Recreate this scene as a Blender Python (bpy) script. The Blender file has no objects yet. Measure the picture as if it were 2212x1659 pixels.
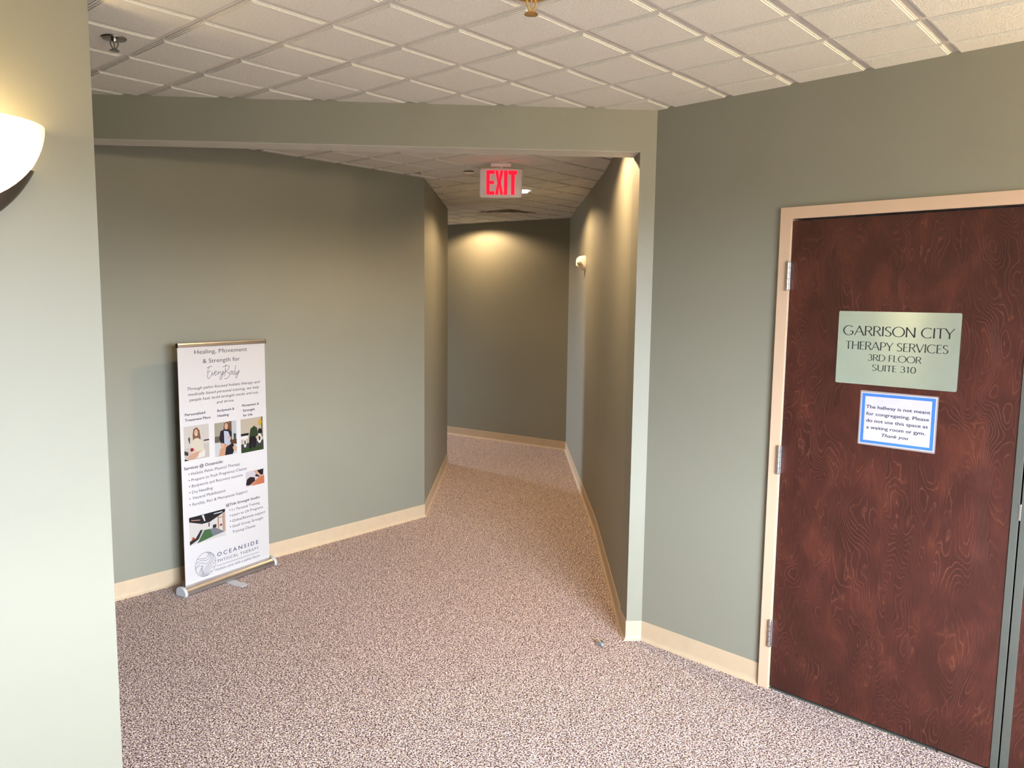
import bpy, bmesh, math, random
from mathutils import Vector, Matrix
random.seed(7)
sc = bpy.context.scene
COL = sc.collection
H = 2.680            # ceiling face height
CAMZ = 1.7645

# ------------------------------------------------------------------ camera
cd = bpy.data.cameras.new('camera')
cam = bpy.data.objects.new('camera', cd); COL.objects.link(cam)
pitch, roll = -0.11007, 0.0120
f = Vector((0, math.cos(pitch), math.sin(pitch)))
r0 = Vector((1, 0, 0)); u0 = r0.cross(f)
r = r0 * math.cos(roll) + u0 * math.sin(roll)
u = -r0 * math.sin(roll) + u0 * math.cos(roll)
M = Matrix(((r.x, u.x, -f.x, 0), (r.y, u.y, -f.y, 0), (r.z, u.z, -f.z, CAMZ), (0, 0, 0, 1)))
cam.matrix_world = M
cd.sensor_width = 36; cd.lens = 36 * 1673.98 / 2212
cd.clip_start = 0.02; cd.clip_end = 200
sc.camera = cam

# ------------------------------------------------------------------ world, exposure
SKY = 78.0
w = bpy.data.worlds.new('world'); sc.world = w; w.use_nodes = True
nt = w.node_tree; nt.nodes.clear()
out = nt.nodes.new('ShaderNodeOutputWorld'); bg = nt.nodes.new('ShaderNodeBackground')
tc = nt.nodes.new('ShaderNodeTexCoord'); sx = nt.nodes.new('ShaderNodeSeparateXYZ')
mr = nt.nodes.new('ShaderNodeMapRange'); mr.inputs[1].default_value = -0.02; mr.inputs[2].default_value = 0.04
mx = nt.nodes.new('ShaderNodeMix'); mx.data_type = 'RGBA'
mx.inputs[6].default_value = (0.10, 0.105, 0.10, 1)      # ground far below the third floor
mx.inputs[7].default_value = (0.80, 0.91, 1.04, 1)       # overcast sky
L = nt.links.new
L(tc.outputs['Generated'], sx.inputs[0]); L(sx.outputs[2], mr.inputs[0]); L(mr.outputs[0], mx.inputs[0])
L(mx.outputs[2], bg.inputs[0]); bg.inputs[1].default_value = SKY; L(bg.outputs[0], out.inputs[0])
sc.view_settings.view_transform = 'Standard'; sc.view_settings.look = 'None'
sc.view_settings.exposure = 0.42; sc.view_settings.gamma = 1.0; sc.view_settings.use_curve_mapping = False
sc.cycles.use_denoising = True
sc.cycles.max_bounces = 8; sc.cycles.diffuse_bounces = 5; sc.cycles.sample_clamp_indirect = 6

def aim(o, d):
    o.rotation_euler = Vector(d).to_track_quat('-Z', 'Y').to_euler()
def portal(name, c, d, sx_, sy_):
    l = bpy.data.lights.new(name, 'AREA'); l.shape = 'RECTANGLE'; l.size = sx_; l.size_y = sy_
    l.cycles.is_portal = True
    o = bpy.data.objects.new(name, l); COL.objects.link(o); o.location = c; aim(o, d); return o
def spot(name, loc, power, color=(1, .69, .39), size=130, blend=.7, rad=.035, d=(0, 0, -1)):
    l = bpy.data.lights.new(name, 'SPOT'); l.energy = power; l.color = color
    l.spot_size = math.radians(size); l.spot_blend = blend; l.shadow_soft_size = rad
    o = bpy.data.objects.new(name, l); COL.objects.link(o); o.location = loc; aim(o, d); return o

# ------------------------------------------------------------------ materials
def mat(name, color, rough=.6, metal=0., emit=None, estr=1., bump=None, aniso=0., spec=None, var=None):
    """bump=(scale, strength, distance)   var=(scale, amount)"""
    m = bpy.data.materials.new(name); m.use_nodes = True
    n = m.node_tree; b = n.nodes['Principled BSDF']
    b.inputs['Base Color'].default_value = (*color, 1); b.inputs['Roughness'].default_value = rough
    b.inputs['Metallic'].default_value = metal
    if spec is not None: b.inputs['Specular IOR Level'].default_value = spec
    if emit: b.inputs['Emission Color'].default_value = (*emit, 1); b.inputs['Emission Strength'].default_value = estr
    g = n.nodes.new('ShaderNodeNewGeometry')
    sc_, amt = var or (9.0, .05)
    nz = n.nodes.new('ShaderNodeTexNoise'); nz.inputs['Scale'].default_value = sc_; nz.inputs['Detail'].default_value = 3
    n.links.new(g.outputs['Position'], nz.inputs['Vector'])
    r_ = n.nodes.new('ShaderNodeMapRange'); r_.inputs[1].default_value = .3; r_.inputs[2].default_value = .7
    r_.inputs[3].default_value = 1 - amt; r_.inputs[4].default_value = 1 + amt
    n.links.new(nz.outputs[0], r_.inputs[0])
    v = n.nodes.new('ShaderNodeVectorMath'); v.operation = 'SCALE'; v.inputs[0].default_value = color
    n.links.new(r_.outputs[0], v.inputs['Scale']); n.links.new(v.outputs[0], b.inputs['Base Color'])
    if bump:
        nb = n.nodes.new('ShaderNodeTexNoise'); nb.inputs['Scale'].default_value = bump[0]; nb.inputs['Detail'].default_value = 3
        n.links.new(g.outputs['Position'], nb.inputs['Vector'])
        bp = n.nodes.new('ShaderNodeBump'); bp.inputs['Strength'].default_value = bump[1]; bp.inputs['Distance'].default_value = bump[2]
        n.links.new(nb.outputs[0], bp.inputs['Height']); n.links.new(bp.outputs[0], b.inputs['Normal'])
    if aniso:
        b.inputs['Anisotropic'].default_value = aniso
        t = n.nodes.new('ShaderNodeCombineXYZ'); t.inputs[2].default_value = 1.0
        n.links.new(t.outputs[0], b.inputs['Tangent'])
    return m

def srgb(r, g, b):
    return tuple(((c / 255 + .055) / 1.055) ** 2.4 if c > 10 else c / 255 / 12.92 for c in (r, g, b))

M_WALL = mat('sage_wall_paint', srgb(128, 126, 112), .5, bump=(260, .04, .001), spec=.35, var=(2.5, .015))
M_TILE = mat('white_ceiling_tile', srgb(208, 205, 194), .9, bump=(170, .7, .004), var=(140, .06))
M_BAR = mat('white_grid_metal', srgb(196, 188, 178), .5)
M_BACK = mat('plenum_board', (.35, .33, .3), .9)
M_BEIGE = mat('beige_enamel', srgb(192, 165, 140), .4, bump=(90, .05, .002), var=(5, .01))
M_VINYL = mat('beige_vinyl_cove', srgb(184, 162, 134), .5, bump=(60, .08, .002), var=(18, .03))
M_CHROME = mat('satin_chrome', (.62, .62, .63), .28, 1)
M_DARKCH = mat('dark_chrome', (.32, .30, .28), .3, 1)
M_ALU = mat('brushed_aluminium', (.56, .54, .53), .34, 1)
M_CAP = mat('silver_plastic', srgb(178, 180, 184), .4)
M_BRASS = mat('brass', (.83, .60, .25), .28, 1)
M_STRIP = mat('grey_bronze_strip', srgb(84, 86, 80), .45, .35)
M_BLACK = mat('black_gap', (.006, .006, .006), .8)
M_INK = mat('black_ink', srgb(34, 34, 44), .5)
M_PAPER = mat('banner_vinyl', srgb(182, 178, 177), .42, var=(3, .01))
M_WHITEP = mat('white_plastic', srgb(226, 216, 204), .35, var=(20, .01))
M_RED = mat('red_letter_glow', (.6, .0, .01), .4, emit=(1, .0, .02), estr=1.3)
M_SIGNW = mat('exit_housing', srgb(226, 210, 202), .4)
M_BULB = mat('lamp_lens', (1, .95, .85), .4, emit=(1, .9, .75), estr=14)
M_GLASS = mat('glowing_sconce_glass', srgb(250, 235, 190), .35, emit=(1, .74, .38), estr=7)
M_BRONZE = mat('brushed_nickel_cup', srgb(92, 84, 76), .35, .8)
M_RUBBER = mat('grey_rubber', srgb(120, 122, 126), .6)
M_SHEETBLUE = mat('blue_border_print', srgb(58, 108, 182), .35)
M_SHEETW = mat('laminated_white_paper', srgb(178, 174, 186), .25)
M_LAM = mat('clear_laminate_edge', srgb(140, 128, 126), .18)
M_LEAD = mat('grey_mount', srgb(200, 150, 140), .5)

_n = M_GLASS.node_tree; _a = _n.nodes.new('ShaderNodeAttribute'); _a.attribute_name = 'glow'
_m = _n.nodes.new('ShaderNodeMath'); _m.operation = 'MULTIPLY'; _m.inputs[1].default_value = 8.5
_n.links.new(_a.outputs['Fac'], _m.inputs[0]); _n.links.new(_m.outputs[0], _n.nodes['Principled BSDF'].inputs['Emission Strength'])
def carpet():
    m = bpy.data.materials.new('speckled_loop_carpet'); m.use_nodes = True
    n = m.node_tree; b = n.nodes['Principled BSDF']; b.inputs['Roughness'].default_value = .95
    b.inputs['Specular IOR Level'].default_value = .1
    g = n.nodes.new('ShaderNodeNewGeometry')
    nz = n.nodes.new('ShaderNodeTexNoise'); nz.inputs['Scale'].default_value = 165; nz.inputs['Detail'].default_value = 1.5
    nz.inputs['Roughness'].default_value = .6; nz.inputs['Distortion'].default_value = .7
    n2 = n.nodes.new('ShaderNodeTexNoise'); n2.inputs['Scale'].default_value = 70; n2.inputs['Detail'].default_value = 1
    vo = n.nodes.new('ShaderNodeTexVoronoi'); vo.inputs['Scale'].default_value = 210
    for t in (nz, n2, vo): n.links.new(g.outputs['Position'], t.inputs['Vector'])
    cr = n.nodes.new('ShaderNodeValToRGB'); e = cr.color_ramp.elements
    e[0].position = .39; e[0].color = (*srgb(66, 50, 48), 1)
    e[1].position = .62; e[1].color = (*srgb(244, 230, 223), 1)
    for p_, c in ((.45, (104, 86, 82)), (.50, (154, 136, 130)), (.55, (206, 189, 181))):
        k = e.new(p_); k.color = (*srgb(*c), 1)
    n.links.new(nz.outputs[0], cr.inputs[0])
    tint = n.nodes.new('ShaderNodeMix'); tint.data_type = 'RGBA'; tint.blend_type = 'MULTIPLY'
    cr2 = n.nodes.new('ShaderNodeValToRGB'); e = cr2.color_ramp.elements
    e[0].position = .4; e[0].color = (.93, .90, 1.0, 1); e[1].position = .6; e[1].color = (1.0, .95, .86, 1)
    n.links.new(n2.outputs[0], cr2.inputs[0])
    tint.inputs[0].default_value = 1
    n.links.new(cr.outputs[0], tint.inputs[6]); n.links.new(cr2.outputs[0], tint.inputs[7])
    n.links.new(tint.outputs[2], b.inputs['Base Color'])
    ad = n.nodes.new('ShaderNodeMath'); ad.operation = 'ADD'
    n.links.new(nz.outputs[0], ad.inputs[0]); n.links.new(vo.outputs[0], ad.inputs[1])
    bp = n.nodes.new('ShaderNodeBump'); bp.inputs['Strength'].default_value = .55; bp.inputs['Distance'].default_value = .004
    n.links.new(ad.outputs[0], bp.inputs['Height']); n.links.new(bp.outputs[0], b.inputs['Normal'])
    return m
M_CARPET = carpet()

def wood():
    """figured red-brown birch veneer in door-local coordinates (u along the wall, z up)"""
    m = bpy.data.materials.new('figured_mahogany_veneer'); m.use_nodes = True
    n = m.node_tree; b = n.nodes['Principled BSDF']; lk = n.links.new
    b.inputs['Roughness'].default_value = .42; b.inputs['Specular IOR Level'].default_value = .35
    uv = n.nodes.new('ShaderNodeUVMap')
    sp = n.nodes.new('ShaderNodeSeparateXYZ'); lk(uv.outputs[0], sp.inputs[0])
    # two veneer leaves: seam at u = .44
    st = n.nodes.new('ShaderNodeMath'); st.operation = 'GREATER_THAN'; lk(sp.outputs[0], st.inputs[0]); st.inputs[1].default_value = .44
    cb = n.nodes.new('ShaderNodeCombineXYZ'); lk(sp.outputs[0], cb.inputs[0]); lk(sp.outputs[1], cb.inputs[1])
    off = n.nodes.new('ShaderNodeMath'); off.operation = 'MULTIPLY'; lk(st.outputs[0], off.inputs[0]); off.inputs[1].default_value = 3.7
    lk(off.outputs[0], cb.inputs[2])
    def noise(scale, det, vec=(1, 1, 1), dist=0):
        mp = n.nodes.new('ShaderNodeMapping'); mp.inputs['Scale'].default_value = vec; lk(cb.outputs[0], mp.inputs[0])
        t = n.nodes.new('ShaderNodeTexNoise'); t.inputs['Scale'].default_value = scale; t.inputs['Detail'].default_value = det
        t.inputs['Distortion'].default_value = dist; lk(mp.outputs[0], t.inputs['Vector']); return t
    a = noise(2.3, 2.0, (2.4, .75, 1), .35)
    mu = n.nodes.new('ShaderNodeMath'); mu.operation = 'MULTIPLY'; wob = noise(26, 3, (1.6, .6, 1)); ws = n.nodes.new('ShaderNodeMath'); ws.operation = 'MULTIPLY_ADD'
    lk(wob.outputs[0], ws.inputs[0]); ws.inputs[1].default_value = .035; lk(a.outputs[0], ws.inputs[2]); lk(ws.outputs[0], mu.inputs[0]); mu.inputs[1].default_value = 44
    fr = n.nodes.new('ShaderNodeMath'); fr.operation = 'FRACT'; lk(mu.outputs[0], fr.inputs[0])
    ln = n.nodes.new('ShaderNodeMapRange'); lk(fr.outputs[0], ln.inputs[0])
    ln.inputs[1].default_value = 0; ln.inputs[2].default_value = .22; ln.inputs[3].default_value = 1; ln.inputs[4].default_value = 0
    msk = noise(5, 3, (1, 1, 5)); mk = n.nodes.new('ShaderNodeMapRange'); lk(msk.outputs[0], mk.inputs[0])
    mk.inputs[1].default_value = .36; mk.inputs[2].default_value = .58
    li = n.nodes.new('ShaderNodeMath'); li.operation = 'MULTIPLY'; lk(ln.outputs[0], li.inputs[0]); lk(mk.outputs[0], li.inputs[1])
    big = noise(5.5, 6, (1.5, .8, 2), .6); fine = noise(60, 3, (3, .25, 1))
    cr = n.nodes.new('ShaderNodeValToRGB'); e = cr.color_ramp.elements
    e[0].position = .22; e[0].color = (*srgb(48, 20, 14), 1); e[1].position = .80; e[1].color = (*srgb(84, 40, 28), 1)
    k = e.new(.5); k.color = (*srgb(60, 27, 20), 1); lk(big.outputs[0], cr.inputs[0])
    m1 = n.nodes.new('ShaderNodeMix'); m1.data_type = 'RGBA'; m1.inputs[7].default_value = (*srgb(112, 64, 44), 1)
    sc1 = n.nodes.new('ShaderNodeMath'); sc1.operation = 'MULTIPLY'; lk(li.outputs[0], sc1.inputs[0]); sc1.inputs[1].default_value = .5
    lk(sc1.outputs[0], m1.inputs[0]); lk(cr.outputs[0], m1.inputs[6])
    m2 = n.nodes.new('ShaderNodeMix'); m2.data_type = 'RGBA'; m2.blend_type = 'MULTIPLY'; m2.inputs[0].default_value = .5
    cr3 = n.nodes.new('ShaderNodeValToRGB'); e = cr3.color_ramp.elements
    e[0].position = .35; e[0].color = (.62, .55, .55, 1); e[1].position = .6; e[1].color = (1, 1, 1, 1)
    lk(fine.outputs[0], cr3.inputs[0]); lk(m1.outputs[2], m2.inputs[6]); lk(cr3.outputs[0], m2.inputs[7])
    lk(m2.outputs[2], b.inputs['Base Color'])
    bp = n.nodes.new('ShaderNodeBump'); bp.inputs['Strength'].default_value = .25; bp.inputs['Distance'].default_value = .002
    lk(li.outputs[0], bp.inputs['Height']); lk(bp.outputs[0], b.inputs['Normal'])
    return m
M_WOOD = wood()

# brushed sign plate: vertical spread of highlights, faint cloudy wear
M_PLATE = mat('brushed_steel_plate', srgb(196, 212, 202), .25, .8, aniso=.85, bump=(40, .05, .001), var=(14, .05))

def print_mat():
    m = bpy.data.materials.new('printed_colour'); m.use_nodes = True
    n = m.node_tree; b = n.nodes['Principled BSDF']; b.inputs['Roughness'].default_value = .42
    a = n.nodes.new('ShaderNodeAttribute'); a.attribute_name = 'ink'
    n.links.new(a.outputs['Color'], b.inputs['Base Color']); return m
M_PRINT = print_mat()

# ------------------------------------------------------------------ object helpers
ROOT = {}
def tagp(o, label=None, cat=None, group=None, kind=None):
    if label: o['label'] = label
    if cat: o['category'] = cat
    if group: o['group'] = group
    if kind: o['kind'] = kind
    return o
def empty(name, loc, label=None, cat=None, group=None, kind=None):
    o = bpy.data.objects.new(name, None); o.empty_display_size = .1
    COL.objects.link(o); o.location = loc; ROOT[o] = Vector(loc)
    return tagp(o, label, cat, group, kind)
def link(name, me, m, parent=None, loc=None):
    o = bpy.data.objects.new(name, me); COL.objects.link(o)
    if m and not me.materials: me.materials.append(m)
    if parent is not None:
        o.parent = parent; ROOT[o] = ROOT.get(parent, Vector((0, 0, 0)))
    else: ROOT[o] = Vector((0, 0, 0))
    if loc is not None: o.location = loc
    return o
def finish(name, bm, m, parent=None, smooth=False, normals=True):
    """bm is in world coordinates"""
    if normals: bmesh.ops.recalc_face_normals(bm, faces=bm.faces)
    if smooth:
        for f_ in bm.faces: f_.smooth = True
    off = ROOT.get(parent, Vector((0, 0, 0))) if parent is not None else None
    if parent is None:                      # origin at the base centre
        xs = [v.co for v in bm.verts]
        off = Vector(((min(c.x for c in xs) + max(c.x for c in xs)) / 2, (min(c.y for c in xs) + max(c.y for c in xs)) / 2, min(c.z for c in xs)))
    bmesh.ops.translate(bm, verts=bm.verts, vec=-off)
    me = bpy.data.meshes.new(name); bm.to_mesh(me); bm.free()
    o = link(name, me, m, parent)
    if parent is None: o.location = off; ROOT[o] = off.copy()
    if smooth and hasattr(me, 'set_sharp_from_angle'): me.set_sharp_from_angle(angle=math.radians(40))
    return o
class Fr:
    """local frame: p(u, n, z) ; u along, n toward the viewer side, z up"""
    def __init__(s, O, U, N, V=(0, 0, 1)):
        s.O = Vector(O); s.U = Vector(U).normalized(); s.N = Vector(N).normalized(); s.V = Vector(V).normalized()
    def p(s, u, n, z): return s.O + s.U * u + s.N * n + s.V * z
W = Fr((0, 0, 0), (1, 0, 0), (0, 1, 0))
def box(bm, F, u0, u1, n0, n1, z0, z1, bev=0):
    vs = [bm.verts.new(F.p(a, b, c)) for a in (u0, u1) for b in (n0, n1) for c in (z0, z1)]
    fs = [bm.faces.new([vs[i] for i in q]) for q in ((0, 1, 3, 2), (4, 6, 7, 5), (0, 4, 5, 1), (2, 3, 7, 6), (0, 2, 6, 4), (1, 5, 7, 3))]
    if bev:
        es = {e for f_ in fs for e in f_.edges}
        bmesh.ops.bevel(bm, geom=list(es), offset=bev, segments=2, affect='EDGES', profile=.5)
def prism(bm, pts, d):
    """extrude closed polygon (world points) by vector d"""
    d = Vector(d); a = [bm.verts.new(Vector(p)) for p in pts]; b_ = [bm.verts.new(Vector(p) + d) for p in pts]
    bm.faces.new(a); bm.faces.new(b_[::-1]); n = len(a)
    for i in range(n): bm.faces.new((a[i], b_[i], b_[(i + 1) % n], a[(i + 1) % n]))
def lathe(bm, C, axis, prof, seg=24, cap=True, a0=0, a1=None):
    """prof = [(radius, height along axis)]"""
    axis = Vector(axis).normalized(); x = axis.orthogonal().normalized(); y = axis.cross(x); C = Vector(C)
    rings = []
    for r_, h in prof:
        rings.append([bm.verts.new(C + axis * h + (x * math.cos(t) + y * math.sin(t)) * max(r_, 1e-5)) for t in [2 * math.pi * i / seg for i in range(seg)]])
    for a, b_ in zip(rings, rings[1:]):
        for i in range(seg): bm.faces.new((a[i], a[(i + 1) % seg], b_[(i + 1) % seg], b_[i]))
    if cap:
        bm.faces.new(rings[0][::-1]); bm.faces.new(rings[-1])
def tube(bm, pts, rad, seg=8):
    pts = [Vector(p) for p in pts]; prev = None
    for i, p in enumerate(pts):
        t = (pts[min(i + 1, len(pts) - 1)] - pts[max(i - 1, 0)]).normalized()
        x = t.orthogonal().normalized(); y = t.cross(x)
        ring = [bm.verts.new(p + (x * math.cos(2 * math.pi * k / seg) + y * math.sin(2 * math.pi * k / seg)) * rad) for k in range(seg)]
        if prev:
            for k in range(seg): bm.faces.new((prev[k], prev[(k + 1) % seg], ring[(k + 1) % seg], ring[k]))
        else: bm.faces.new(ring[::-1])
        prev = ring
    bm.faces.new(prev)
def rrect(u0, u1, z0, z1, rd, n=4):
    out_ = []
    for cx, cz, a in ((u1 - rd, z1 - rd, 0), (u0 + rd, z1 - rd, 90), (u0 + rd, z0 + rd, 180), (u1 - rd, z0 + rd, 270)):
        for i in range(n + 1):
            t = math.radians(a + 90 * i / n); out_.append((cx + rd * math.cos(t), cz + rd * math.sin(t)))
    return out_
def plate(bm, F, pts, n0, n1):
    prism(bm, [F.p(a, n0, b_) for a, b_ in pts], F.N * (n1 - n0))

# ------------------------------------------------------------------ plan (metres; camera above the origin looking along +Y)
A = Vector((.691, 3.883)); DU = Vector((.714, -.70)).normalized()       # door wall runs from A along DU
C = A + DU * 3.95
HN = Vector((-2.656, -.170)).normalized()                                # header direction, from A to the left
HB = Vector((HN.y, -HN.x))                                               # candidate normal
if HB.y < 0: HB = -HB                                                    # pointing into the hall
P0 = A + HN * .080                                                       # opening edge of the post
TH = .155
KL = Vector((-.6965, 6.123)); LWd = Vector((-.659, -.752)).normalized()    # banner wall
KL2 = Vector((-.687, 8.180))
Wf = KL + LWd * 3.6
BR = Vector((.638, 8.955)); BWd = Vector((-.824, .567)).normalized()
LC = 6.7
BE = BR + BWd * LC; SE = KL2 + BWd * (LC - .1)
E_ = Vector((-1.335, 2.525)); ED = Vector((-.72, -.69)).normalized()
Fp = E_ + ED * 4.2
Dp = Vector((-.6, -3.0))
WD = (Dp - C); WL = WD.length; WDn = WD.normalized()
def line_hit(p, d, q, e):
    den = d.x * e.y - d.y * e.x; w_ = q - p
    return p + d * ((w_.x * e.y - w_.y * e.x) / den)
HLf = line_hit(A, HN, KL, LWd)
HLb = line_hit(A + HB * TH, HN, KL, LWd)

def v3(p, z=0.): return Vector((p.x, p.y, z))
def wallF(a, b, inside):
    U = (b - a).normalized(); N = Vector((-U.y, U.x))
    if N.dot(inside - a) < 0: N = -N
    return Fr(v3(a), v3(U), v3(N)), (b - a).length
TOP = H + .06
def wall(name, a, b, inside, th=.12, z0=0., z1=TOP, openings=(), ext0=0., ext1=0.):
    F, Ln = wallF(a, b, inside)
    bm = bmesh.new()
    us = sorted({-ext0, Ln + ext1, *[x for o in openings for x in o[:2]]})
    zs = sorted({z0, z1, *[x for o in openings for x in o[2:]]})
    # one solid: grid of cells, skipping the openings
    def inside_op(uc, zc): return any(o[0] < uc < o[1] and o[2] < zc < o[3] for o in openings)
    V = {}
    def vv(i, j, k):
        if (i, j, k) not in V: V[i, j, k] = bm.verts.new(F.p(us[i], 0 if k else -th, zs[j]))
        return V[i, j, k]
    solid = {(i, j) for i in range(len(us) - 1) for j in range(len(zs) - 1) if not inside_op((us[i] + us[i + 1]) / 2, (zs[j] + zs[j + 1]) / 2)}
    for i, j in solid:
        for k in (0, 1): bm.faces.new((vv(i, j, k), vv(i + 1, j, k), vv(i + 1, j + 1, k), vv(i, j + 1, k)))
        for di, dj, e in ((-1, 0, ((0, 0), (0, 1))), (1, 0, ((1, 0), (1, 1))), (0, -1, ((0, 0), (1, 0))), (0, 1, ((0, 1), (1, 1)))):
            if (i + di, j + dj) not in solid:
                (a1, b1), (a2, b2) = e
                bm.faces.new((vv(i + a1, j + b1, 0), vv(i + a2, j + b2, 0), vv(i + a2, j + b2, 1), vv(i + a1, j + b1, 1)))
    o = finish(name, bm, M_WALL); o['kind'] = 'structure'
    return F, Ln, o

O2 = Vector((0, 1.2)); HC = Vector((0, 6))
# ------------------------------------------------------------------ structure
def slab(name, pts, z0, z1, m):
    bm = bmesh.new(); prism(bm, [v3(p, z0) for p in pts], (0, 0, z1 - z0)); o = finish(name, bm, m); o['kind'] = 'structure'; return o
def outn(p, q, d=.14):
    U = (q - p).normalized(); return Vector((U.y, -U.x)) * d
ring = [C, A + Vector((.10, .16)), Vector((.74, 8.95)), BR + Vector((.12, .06)), BE + Vector((.1, .1)), SE + Vector((-.05, -.10)), KL2 + Vector((-.14, -.1)), Vector((-.82, 6.15)), Wf + Vector((-.1, .05)), Fp + Vector((-.12, .08)), Dp + Vector((-.1, -.12))]
floor = slab('floor', [p for p in ring], -.10, 0, M_CARPET)
ceiling = slab('ceiling', [p for p in ring], H + .035, H + .09, M_BACK)

DO0, DO1, DZ = .7096 - .004, 2.548, 2.122          # door rough opening in the wall (u along the door wall)
Fd, LnD, _ = wall('wall_right', A, C, O2, th=.13, openings=((DO0, DO1, -.001, DZ),), ext1=.1)
Fw, LnW, _ = wall('wall_window', C, Dp, O2, th=.15, openings=((1.40, 3.40, .75, 2.30),))
wall('wall_rear', Dp, Fp, O2, th=.12)
wall('wall_left', E_, Fp, O2, th=.14)
wall('wall_side', Wf, Fp, O2, th=.10)
wall('wall_banner', KL, Wf, O2, th=.12)
wall('wall_corner', KL, KL2, HC, th=.12)
wall('wall_corridor', KL2, SE, Vector((0, 9)), th=.12)
wall('wall_back', BR, BE, HC, th=.12, ext0=.1)
wall('wall_end', BE, SE, HC, th=.12, openings=((.12, 1.0, .5, 2.3),))
PB = P0 + HB * TH; PH = Vector((PB.x + .004, PB.y - .01)); PM = Vector((.652, 5.75))
wall('wall_hall', PH, PM, HC, th=.12); wall('wall_hall_far', PM, BR, HC, th=.12)
# header and post over the hall mouth: one painted bulkhead
bm = bmesh.new()
Fh = Fr(v3(A), v3(HN), v3(-HB))
hl = (HLf - A).length; hlb = (HLb - A - HB * TH).length
hz = 2.4815
pts = [(0, 0), (0, TOP), (hl + .06, TOP), (hl + .06, hz), (.080, hz), (.080, 0)]
prism(bm, [Fh.p(a, 0, b_) for a, b_ in pts], -Fh.N * TH)
o = finish('wall_bulkhead', bm, M_WALL); o['kind'] = 'structure'
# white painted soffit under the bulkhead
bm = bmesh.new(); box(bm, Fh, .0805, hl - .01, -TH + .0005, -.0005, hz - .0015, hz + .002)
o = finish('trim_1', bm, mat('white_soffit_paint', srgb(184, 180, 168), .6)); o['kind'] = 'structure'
# frame of the lobby window (behind the camera)
def window(name, F, u0, u1, z0, z1, nm=2):
    w_ = empty(name, F.p((u0 + u1) / 2, -.06, z0), kind='structure')
    bm = bmesh.new()
    box(bm, F, u0, u1, -.10, -.04, z0, z0 + .05); box(bm, F, u0, u1, -.10, -.04, z1 - .05, z1)
    for k in range(nm + 1):
        uc = u0 + .025 + (u1 - u0 - .05) * k / nm
        box(bm, F, uc - .025, uc + .025, -.095, -.045, z0 + .05, z1 - .05)
    finish('window_frame', bm, M_BEIGE, w_)
window('window_1', Fw, 1.40, 3.40, .75, 2.30, 2)
Fe, _l = wallF(BE, SE, HC)
window('window_2', Fe, .12, 1.0, .5, 2.3, 1)
portal('window_daylight', Fw.p(2.40, -.02, 1.525), Fw.N, 2.00, 1.55)
portal('corridor_daylight', Fe.p(.56, -.02, 1.4), Fe.N, .88, 1.8)

# cove baseboards -----------------------------------------------------
def baseboard(name, F, u0, u1, cut0=0, cut1=0):
    """vinyl cove base; cut = extra length at the toe for mitred outside corners (+) or inside (-)"""
    prof = [(0, .1016), (.003, .1016), (.0042, .0995), (.0042, .024), (.0055, .015), (.0095, .0075), (.015, .0035), (.0165, .0), (0, 0)]
    bm = bmesh.new(); rings = []
    for u_, c, s in ((u0, cut0, -1), (u1, cut1, 1)):
        rings.append([bm.verts.new(F.p(u_ + s * c * n_, n_, z_)) for n_, z_ in prof])
    n = len(prof)
    for i in range(n): bm.faces.new((rings[0][i], rings[0][(i + 1) % n], rings[1][(i + 1) % n], rings[1][i]))
    bm.faces.new(rings[0]); bm.faces.new(rings[1][::-1])
    o = finish(name, bm, M_VINYL); o['kind'] = 'structure'; return o
def tanh_(deg): return math.tan(math.radians(deg / 2))
baseboard('baseboard_right', Fd, 0, .6585, cut0=.40)
baseboard('baseboard_post', Fh, 0, .080, cut0=-.40 + .8 * 0, cut1=1.0)
Fr0, Lr0 = wallF(P0, PB, HC); baseboard('baseboard_return', Fr0, 0, Lr0, cut0=1.0)
Fr1, Lr = wallF(PH, PM, HC); baseboard('baseboard_hall', Fr1, 0, Lr)
Fr2, Lr2 = wallF(PM, BR, HC); baseboard('baseboard_hall_far', Fr2, 0, Lr2, cut1=-.6)
Fb, Lb = wallF(BR, BE, HC); baseboard('baseboard_back', Fb, 0, Lb, cut0=-.6)
Fk, Lk = wallF(KL, KL2, HC); baseboard('baseboard_corner', Fk, 0, Lk, cut0=.40)
Fl, Ll = wallF(KL, Wf, O2); baseboard('baseboard_left', Fl, 0, Ll - .02, cut0=.40)
Fn, Ln_ = wallF(E_, Fp, O2); baseboard('baseboard_near', Fn, 0, Ln_ - .02)
Fc, Lc_ = wallF(KL2, SE, Vector((0, 9))); baseboard('baseboard_corridor', Fc, .02, Lc_)

# ------------------------------------------------------------------ ceiling grid and tiles
yaw = -0.7276
GX = Vector((math.cos(yaw), math.sin(yaw)))       # grid i axis in camera frame (x = X.right, y = X.forward)
R_ = Vector((math.cos(yaw), -math.sin(yaw))); F_ = Vector((math.sin(yaw), math.cos(yaw)))
def g2w(i, j, oi=0., oj=0.):
    X = Vector(((i + oi) * G + TX, (j + oj) * G + TY)); return Vector((X.dot(R_), X.dot(F_)))
G = .3048; TX, TY = -1.98984, 1.02547
AX = g2w(1, 0) - g2w(0, 0); AY = g2w(0, 1) - g2w(0, 0)
ang = math.atan2(AX.y, AX.x)
lobby = [A, HLf, Wf, Fp, Dp, C]
hall = [PH, HLb, KL, KL2, KL2 + BWd * 3.2, BR + BWd * 3.4, BR, PM]
def inpoly(p, poly):
    c = False
    for i in range(len(poly)):
        a, b_ = poly[i], poly[i - 1]
        if (a.y > p.y) != (b_.y > p.y) and p.x < (b_.x - a.x) * (p.y - a.y) / (b_.y - a.y) + a.x: c = not c
    return c
def area(poly): return sum(poly[i - 1].x * poly[i].y - poly[i].x * poly[i - 1].y for i in range(len(poly))) / 2
if area(lobby) < 0: lobby.reverse()
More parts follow.
